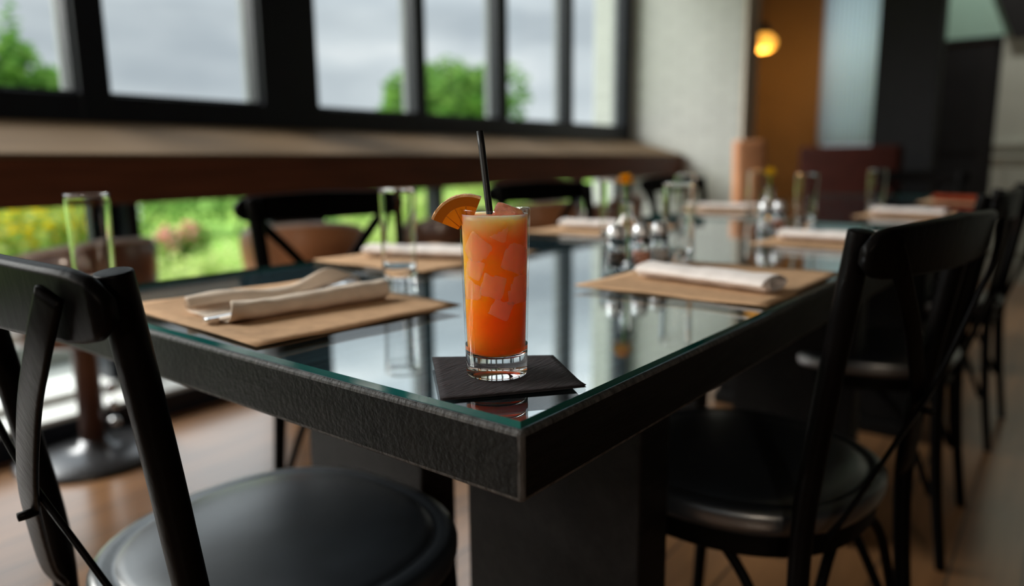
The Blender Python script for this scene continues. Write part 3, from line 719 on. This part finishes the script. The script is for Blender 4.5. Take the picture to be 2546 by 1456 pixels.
# bud vases with marigolds
def make_vase(label, fl):
    t = empty('bud_vase', (0, 0, 0), 0, label, 'vase', 'clear bud vases with a marigold')
    p = [(0, 0), (.026, 0), (.029, .003), (.029, .055), (.024, .072), (.013, .090), (.012, .112), (.015, .118), (.0135, .119), (.0105, .113), (.0112, .090), (.0222, .070), (.0268, .054), (.0268, .007), (0, .006)]
    MB().lathe(p, 40).build('vase_body', M['glass'], t)
    MB().lathe([(0, .0075), (.0262, .0078), (.0262, .05), (0, .05)], 32).build('water', M['glass'], t)
    m = MB(); m.sweep(spline([(.004, 0, .010), (0, 0, .09), (-.004, .003, .150)], 14), ell(.0018, .0018, 8), up=(1, 0, 0)); m.build('stem', M['stem'], t)
    m = MB()
    for (r_, z, nn, tl_) in ((.024, .150, 14, .2), (.021, .155, 13, .45), (.016, .160, 11, .8), (.009, .164, 8, 1.1)):
        for i in range(nn):
            a = 2 * math.pi * i / nn + r_ * 40; c, s = math.cos(a), math.sin(a); w_ = .0055
            z1 = z + r_ * tl_ * .4
            m.add([(-.004 + c * .002, .003 + s * .002, z - .004), (-.004 + c * r_ * .7 - s * w_, .003 + s * r_ * .7 + c * w_, z), (-.004 + c * r_, .003 + s * r_, z1), (-.004 + c * r_ * .7 + s * w_, .003 + s * r_ * .7 - c * w_, z)], [(0, 1, 2, 3)])
    m.build('flower_head', fl, t, fix=False)
    return t
v1 = make_vase('clear bud vase holding an orange marigold, on the near table', M['marigold']); v1.location = (1.235, .655, TZ)
v2 = dup(v1, (2.05, .655, TZ), R(40), 'clear bud vase holding a yellow marigold, on the far end of the near table')
for c_ in v2.children:
    if c_.name.startswith('flower_head'): c_.data = c_.data.copy(); c_.data.materials[0] = M['marigold_y']
# shakers
def make_shaker(label, fill):
    t = empty('glass_shaker', (0, 0, 0), 0, label, 'shaker', 'small glass shakers beside the vases')
    MB().lathe([(0, 0), (.019, 0), (.021, .002), (.0175, .035), (.0145, .060), (.013, .060), (.0155, .035), (.0185, .005), (0, .004)], 28).build('shaker_body', M['glass'], t)
    MB().lathe([(0, .0045), (.0178, .0055), (.0158, .028), (0, .029)], 24).build('contents', fill, t)
    MB().lathe([(.0155, .057), (.0158, .066), (.0135, .074), (.008, .079), (0, .080)], 28).build('cap', M['cap'], t)
    return t
s1 = make_shaker('glass shaker of pink salt with steel cap, in front of the orange marigold', M['salt']); s1.location = (1.205, .610, TZ)
def setfill(r_, ma):
    for c_ in r_.children:
        if c_.name.startswith('contents'): c_.data = c_.data.copy(); c_.data.materials[0] = ma
a = dup(s1, (1.262, .602, TZ), 0, 'glass shaker of white salt with steel cap, right of the pink salt'); setfill(a, M['white_salt'])
a = dup(s1, (1.165, .640, TZ), 0, 'glass shaker of ground pepper with steel cap, left of the orange marigold'); setfill(a, M['pepper'])
dup(s1, (2.015, .615, TZ), 0, 'glass shaker of pink salt with steel cap, beside the yellow marigold')
a = dup(s1, (1.975, .640, TZ), 0, 'glass shaker of white salt with steel cap, left of the yellow marigold'); setfill(a, M['white_salt'])

# ------------------------------------------------------------------ leather tub stools by the counter
def make_stool(label):
    t = empty('tub_stool', (0, 0, 0), 0, label, 'stool', 'brown leather tub stools along the window counter')
    MB().lathe([(0, 0), (.235, 0), (.235, .010), (.225, .020), (.10, .032), (.05, .040), (.042, .06), (0, .06)], 48).build('base', M['iron'], t)
    MB().lathe([(0, .05), (.038, .05), (.038, .36), (.055, .385), (.055, .40), (0, .40)], 24).build('column', M['rust'], t)
    m = MB()
    for z in (.10, .16, .22): m.lathe([(0, -.02), (.014, -.014), (.02, 0), (.014, .014), (0, .02)], 14, c=(.058, -.03, z))
    m.build('chrome_adjuster', M['steel'], t)
    MB().lathe([(0, .40), (.17, .40), (.20, .415), (.205, .445), (.19, .468), (.12, .478), (0, .48)], 40).build('seat', M['brown_leather'], t)
    # wrapped back: opening faces local +y
    v = []; f = []; n_ = 36
    for i in range(n_ + 1):
        a = R(-90) + R(118) * (2 * i / n_ - 1); e = abs(2 * i / n_ - 1)
        ht = .722 - .105 * e ** 2 - .07 * max(0, (e - .85) / .15) ** 2; lo = .47
        for r_, z in ((.195, lo), (.205, (lo + ht) / 2), (.212, ht - .012), (.222, ht), (.238, ht), (.247, ht - .014), (.240, (lo + ht) / 2), (.222, lo)):
            v.append((r_ * math.cos(a), r_ * math.sin(a), z))
    for i in range(n_):
        for j in range(8): q = (j + 1) % 8; f.append((i * 8 + j, i * 8 + q, (i + 1) * 8 + q, (i + 1) * 8 + j))
    f += [tuple(range(8)), tuple(n_ * 8 + j for j in range(8))[::-1]]
    MB().add(v, f).build('backrest', M['brown_leather'], t)
    pr = []
    for i in range(n_ + 1):
        a = R(-90) + R(118) * (2 * i / n_ - 1); e = abs(2 * i / n_ - 1); ht = .722 - .105 * e ** 2 - .07 * max(0, (e - .85) / .15) ** 2
        pr.append((.230 * math.cos(a), .230 * math.sin(a), ht))
    MB().sweep(pr, ell(.014, .011, 12)).build('padded_rim', M['rim_sheen'], t)
    m = MB()
    for sx in (-.16, .16): m.sweep([(sx * .8, -.10, .44), (sx, -.155, .49)], ell(.012, .012, 10))
    m.build('bracket', M['iron'], t)
    return t
sg = None
st0 = make_stool('brown leather tub stool behind the left foreground chair, on a round dark base')
st0.location = (1.04, 2.52, 0); st0.rotation_euler = (0, 0, R(8))
for x, rz, lab in ((1.90, -35, 'brown leather tub stool turned sideways behind the second cross-back chair from the left'),
                   (2.72, 12, 'brown leather tub stool seen just left of the orange wedge'),
                   (3.55, -28, 'brown leather tub stool seen under the chair right of the drink'),
                   (4.38, 10, 'farthest brown leather tub stool by the white brick wall')):
    c_ = dup(st0, (x, 2.48, 0), R(rz), lab)
    if abs(rz) > 20:
        for d_ in c_.children:
            if d_.name.startswith('backrest'): d_.data = d_.data.copy(); d_.data.materials[0] = M['tan_leather']

# ------------------------------------------------------------------ far side furniture
t = empty('high_back_chair', (4.75, 1.66, 0), R(30), 'tan leather high-backed chair in front of the ochre alcove', 'chair')
m = MB(); m.sweep(spline([(-.04, 0, .45), (-.05, 0, .7), (-.02, 0, .9), (0, 0, 1.06)], 20), rrect(.11, .20, .04), up=(0, 1, 0)); m.build('backrest', M['tan_leather'], t)
m = MB(); m.box((-.05, -.2, .44), (.38, .2, .52)); m.build('seat', M['tan_leather'], t, bevel=.03)
for sx in (0, .33):
    for sy in (-.17, .17): MB().box((sx - .018, sy - .018, 0), (sx + .018, sy + .018, .45)).build('leg', M['black_wood'], t, smooth=False)
t = empty('banquette', (5.6, 1.25, 0), 0, 'dark oxblood banquette with a tall back below the far curtain', 'banquette')
m = MB(); m.box((-.06, -.33, .10), (.08, .33, 1.03)); m.build('backrest', M['burgundy'], t, bevel=.03)
m = MB(); m.box((-.50, -.33, .10), (-.06, .33, .46)); m.build('seat', M['burgundy'], t, bevel=.03)
m = MB(); m.box((-.48, -.32, 0), (.07, .32, .10)); m.build('plinth', M['dark_wall'], t, smooth=False)
for y_, lab in ((-1.45, 'added opal fill globe on the wall behind the lens, right of the windows'), (2.62, 'added opal fill globe on the wall behind the lens, beside the window wall')):
    t = empty('added_fill_globe', (-2.25, y_, 1.9), 0, lab, 'lamp')  # unseen lamps added behind the lens as warm frontal fill
    MB().lathe([(0, -.09), (.06, -.067), (.085, -.03), (.09, 0), (.085, .03), (.06, .067), (0, .09)], 28).build('globe', M['fill_bulb'], t)
    MB().box((-.15, -.05, -.05), (-.13, .05, .05)).box((-.13, -.01, -.01), (-.088, .01, .01)).build('bracket', M['iron'], t, smooth=False)
    l = bpy.data.lights.new('fill_globe_light', 'POINT'); l.energy = 70; l.color = (1, .84, .66); l.shadow_soft_size = .10
    o = bpy.data.objects.new('fill_globe_light', l); COL.objects.link(o); o.location = (-2.10, y_, 1.9)
# pendant lamp with amber globe
t = empty('pendant_lamp', (7.0, 2.36, 1.985), 0, 'small glowing amber pendant lamp against the ochre alcove wall', 'lamp')
MB().lathe([(0, -.085), (.06, -.078), (.105, -.045), (.118, 0), (.105, .035), (.06, .075), (0, .085)], 32).build('globe', M['bulb'], t)
MB().lathe([(0, .17), (.035, .17), (.05, .12), (.055, .075), (.0, .075)], 24).build('cap', M['iron'], t)
MB().lathe([(0, .17), (.006, .17), (.006, 1.013), (0, 1.013)], 10).build('rod', M['iron'], t)
pl = bpy.data.lights.new('pendant_glow', 'POINT'); pl.energy = 14; pl.color = (1, .55, .18); pl.shadow_soft_size = .1
po = bpy.data.objects.new('pendant_glow', pl); COL.objects.link(po); po.location = (6.95, 2.36, 1.80)
def fill_spot(x, y, e, lb, col=(1, .92, .82)):  # added out-of-view spots that brighten the grey wall and transom
    t = empty('added_ceiling_fill', (x, y, 2.99), 0, 'added ceiling fill light before the grey panelled wall, ' + lb, 'fill light', 'added ceiling fill lights')
    MB().lathe([(.06, -.004), (.085, -.006), (.085, .009), (.06, .009)], 24, close=True).build('added_fill_ring', M['steel'], t)
    l = bpy.data.lights.new('fill_spot', 'SPOT'); l.energy = e; l.color = col; l.spot_size = R(95); l.spot_blend = .8; l.shadow_soft_size = .06
    o = bpy.data.objects.new('fill_spot', l); COL.objects.link(o); o.location = (x, y, 2.97); o.rotation_euler = (0, R(-38), 0)
for x_, y_, lb_ in ((6.0, -.5, 'middle'), (6.0, .55, 'nearest the black column'), (6.0, -1.7, 'farthest from the black column')): fill_spot(x_, y_, 36, lb_)

# ------------------------------------------------------------------ garden
gx = MB(); v = []; f = []; n_ = 60
for i in range(n_ + 1):
    for j in range(n_ + 1):
        x = -30 + 80 * i / n_; y = WY + .23 + 60 * (j / n_) ** 1.8
        v.append((x, y, -.10 + min(.42, .05 * (y - WY)) + .12 * noise.noise(Vector((x * .35, y * .35, 0)))))
for i in range(n_):
    for j in range(n_): a = i * (n_ + 1) + j; f.append((a, a + n_ + 1, a + n_ + 2, a + 1))
lw = gx.add(v, f).build('ground', M['lawn']); lw['kind'] = 'structure'
def leaves(blobs, n, size, seed, mi=0):
    rnd = random.Random(seed); m = MB(); tot = sum(b[3] ** 2 for b in blobs)
    for (bx, by, bz, br) in blobs:
        for _ in range(int(n * br * br / tot)):
            d = Vector((rnd.gauss(0, 1), rnd.gauss(0, 1), rnd.gauss(0, 1))).normalized(); p = Vector((bx, by, bz)) + d * br * (.55 + .5 * rnd.random() ** .6)
            a = Vector((rnd.gauss(0, 1), rnd.gauss(0, 1), rnd.gauss(0, .6))).normalized(); b = a.cross(d + Vector((rnd.random() - .5, rnd.random() - .5, rnd.random() - .5))).normalized()
            s = size * (.6 + .8 * rnd.random())
            m.add([p - a * s, p + b * s * .45, p + a * s, p - b * s * .45], [(0, 1, 2, 3)], mi)
    return m
def shrub(kind, h, w_, seed, lm, petal, label, cat='shrub'):
    rnd = random.Random(seed); t = empty(kind, (0, 0, 0), 0, label, cat, None)
    blobs = [(w_ * (rnd.random() - .5) * 1.1, w_ * (rnd.random() - .5) * 1.1, h * (.35 + .4 * rnd.random()), w_ * (.28 + .22 * rnd.random())) for _ in range(7)]
    leaves(blobs, 1500, .05 * w_ ** .5, seed).build('foliage', lm, t, fix=False, smooth=False)
    m = MB()
    for k_ in range(5):
        bx, by, bz, br = blobs[k_]; m.sweep([(0, 0, 0), (bx * .5, by * .5, bz * .5), (bx, by, bz)], ell(.012, .012, 6))
    m.build('stems', M['bark'], t)
    if petal: leaves([(b[0], b[1], b[2] + b[3] * .35, b[3] * .8) for b in blobs], 420, .045, seed + 9).build('blossom', petal, t, fix=False, smooth=False)
    return t
protos = {
 'bright': shrub('garden_shrub', .75, .8, 11, M['leaf_bright'], None, 'bright green leafy shrub in the garden seen below the window counter'),
 'pale': shrub('garden_shrub', .5, .9, 12, M['leaf_pale'], None, 'pale yellow-green low shrub in the garden seen below the window counter'),
 'mid': shrub('garden_shrub', 1.0, .9, 13, M['leaf_mid'], None, 'mid green leafy shrub in the garden seen below the window counter'),
 'yellow': shrub('flowering_shrub', .85, .8, 14, M['leaf_bright'], M['petal_y'], 'shrub covered in yellow flowers in the garden, seen beside the leftmost empty glass'),
 'pink': shrub('flowering_shrub', .6, .5, 15, M['leaf_mid'], M['petal_r'], 'shrub with pink flowers in the garden seen below the window counter'),
 'white': shrub('flowering_shrub', .6, .55, 16, M['leaf_mid'], M['petal_w'], 'shrub with white flowers in the garden seen below the window counter')}
GN = {'bright': 'bright green shrubs in the garden', 'pale': 'pale low shrubs in the garden', 'mid': 'mid green shrubs in the garden', 'yellow': 'yellow flowering shrubs in the garden', 'pink': 'pink flowering shrubs in the garden', 'white': 'white flowering shrubs in the garden'}
gl = [  # kind, x, y, scale
 ('yellow', 1.6, 6.0, 1.05), ('yellow', 2.3, 6.25, 1.15), ('yellow', .9, 6.1, 1.05), ('white', 1.85, 5.0, .7), ('bright', .9, 4.3, .9), ('bright', 1.6, 4.6, .8), ('bright', 2.2, 4.9, .8),
 ('pale', 2.6, 4.5, 1.0), ('pale', 3.2, 4.8, 1.1), ('pale', 3.9, 4.6, 1.0), ('pink', 3.15, 6.0, .9), ('pink', 3.5, 5.0, .7), ('white', 3.35, 7.1, 1.0), ('mid', 3.9, 7.4, 1.0), ('mid', 4.9, 7.6, .95),
 ('mid', 5.9, 7.4, .95), ('mid', 6.8, 7.4, .9), ('bright', 4.6, 5.2, 1.0), ('bright', 5.4, 5.0, 1.0), ('pale', 5.9, 5.6, 1.1), ('bright', 6.6, 5.6, 1.0), ('pale', 7.2, 6.2, 1.0), ('bright', 8.0, 6.4, 1.0),
 ('pink', 4.35, 6.2, .9), ('mid', 2.9, 8.2, 1.0), ('mid', 1.6, 8.0, 1.1), ('mid', 7.9, 8.4, 1.0), ('bright', 9.2, 7.4, 1.1), ('mid', 9.6, 9.0, 1.1), ('pale', .3, 4.0, .9), ('pale', 1.9, 3.9, .8), ('bright', 3.0, 4.0, .7), ('white', .6, 5.4, .9), ('bright', 0.2, 5.0, .9)]
pos = [[g[1], g[2]] for g in gl]
for _ in range(80):                                      # keep neighbouring shrubs from growing through each other
    for i in range(len(gl)):
        for j in range(i + 1, len(gl)):
            dx, dy = pos[j][0] - pos[i][0], pos[j][1] - pos[i][1]; d = math.hypot(dx, dy) or .01; need = .56 * (gl[i][3] + gl[j][3])
            if d < need:
                q = (need - d) / d; w1, w2 = [0 if gl[k_][0] in ('yellow', 'pink', 'white') else .5 for k_ in (i, j)]; pos[i][0] -= dx * q * w1; pos[i][1] -= dy * q * w1; pos[j][0] += dx * q * w2; pos[j][1] += dy * q * w2
    for p in pos: p[1] = max(p[1], 4.62)
gl = [(g[0], p[0], p[1], g[3] * .80) for g, p in zip(gl, pos)]
ORD = ['leftmost', 'second from the left', 'third from the left', 'fourth from the left', 'fifth from the left', 'sixth from the left', 'seventh from the left', 'eighth from the left', 'ninth from the left', 'tenth from the left', 'eleventh from the left', 'twelfth from the left']
LB = {'bright': 'bright green leafy shrub', 'pale': 'pale yellow-green low shrub', 'mid': 'mid green leafy shrub', 'yellow': 'shrub covered in yellow flowers', 'pink': 'pink-flowered shrub', 'white': 'white-flowered shrub'}
rank = {}
for kd in LB:
    idx = sorted([i for i, g in enumerate(gl) if g[0] == kd], key=lambda i: gl[i][1] / gl[i][2])
    for k_, i in enumerate(idx): rank[i] = ORD[k_]
used = set(); rnd = random.Random(3)
def gz(x, y): return -.10 + min(.42, .05 * (y - WY)) + .12 * noise.noise(Vector((x * .35, y * .35, 0))) - .02
for i, (kd, x, y, sc) in enumerate(gl):
    p = protos[kd]; lab = LB[kd] + ' outside under the counter, ' + rank[i] + ' of its kind'
    if kd in used: o = dup(p, (x, y, gz(x, y)), rnd.random() * 6.28, lab, GN[kd], (sc, sc, sc * .9))
    else:
        used.add(kd); o = p; o.location = (x, y, gz(x, y)); o.scale = (sc, sc, sc * .9); o['group'] = GN[kd]; o['label'] = lab
# trees
def tree(x, y, h, w_, conifer, lm, label, seed):
    t = empty('conifer_tree' if conifer else 'broadleaf_tree', (x, y, 0), 0, label, 'tree'); rnd = random.Random(seed)
    if conifer:
        bl = []
        for i in range(16):
            q = i / 15; rr = w_ * (1 - q) * .5 + .10
            for k_ in range(3 if q < .8 else 1): a = rnd.random() * 6.28; bl.append((rr * .6 * math.cos(a), rr * .6 * math.sin(a), h * (.15 + .85 * q), rr * (.55 + .2 * rnd.random())))
    else: bl = [(w_ * .36 * math.cos(a) * s_, w_ * .36 * math.sin(a) * s_, h * z, w_ * .26) for a, s_, z in [(rnd.random() * 6.28, .3 + .8 * rnd.random(), .45 + .42 * rnd.random()) for _ in range(16)]] + [(0, 0, h * .84, w_ * .25)]
    leaves(bl, 6500, .045 * w_ ** .5 * (2.0 if not conifer else 1.6), seed).build('crown', lm, t, fix=False, smooth=False)
    m = MB(); m.sweep([(0, 0, -.3), (0, 0, h * .8)], ell(.04 * w_ ** .5 + .03, .04 * w_ ** .5 + .03, 8), up=(1, 0, 0), taper=lambda q: 1 - .7 * q); m.build('trunk', M['bark'], t)
    return t
def on_ray(px, X=None):
    return None
tree(5.3, 14.0, 3.5, 2.0, True, M['leaf_mid'], 'tall pointed conifer seen at the left edge of the window', 21)
tree(7.0, 16.2, 3.35, 1.2, True, M['leaf_mid'], 'slimmer conifer right of the tall one, seen in the leftmost pane', 22)
tree(22.9, 20.0, 4.45, 5.2, False, M['leaf_mid'], 'broad round green tree seen through the middle panes', 23)
hd = empty('distant_hedge', (40, 24, 0), R(-60), 'low distant dark hedge seen through the farthest pane', 'hedge')
leaves([(x_ * 1.2, 0, 1.2, 1.25) for x_ in range(-8, 9)], 3000, .16, 31).build('foliage', M['leaf_mid'], hd, fix=False, smooth=False)
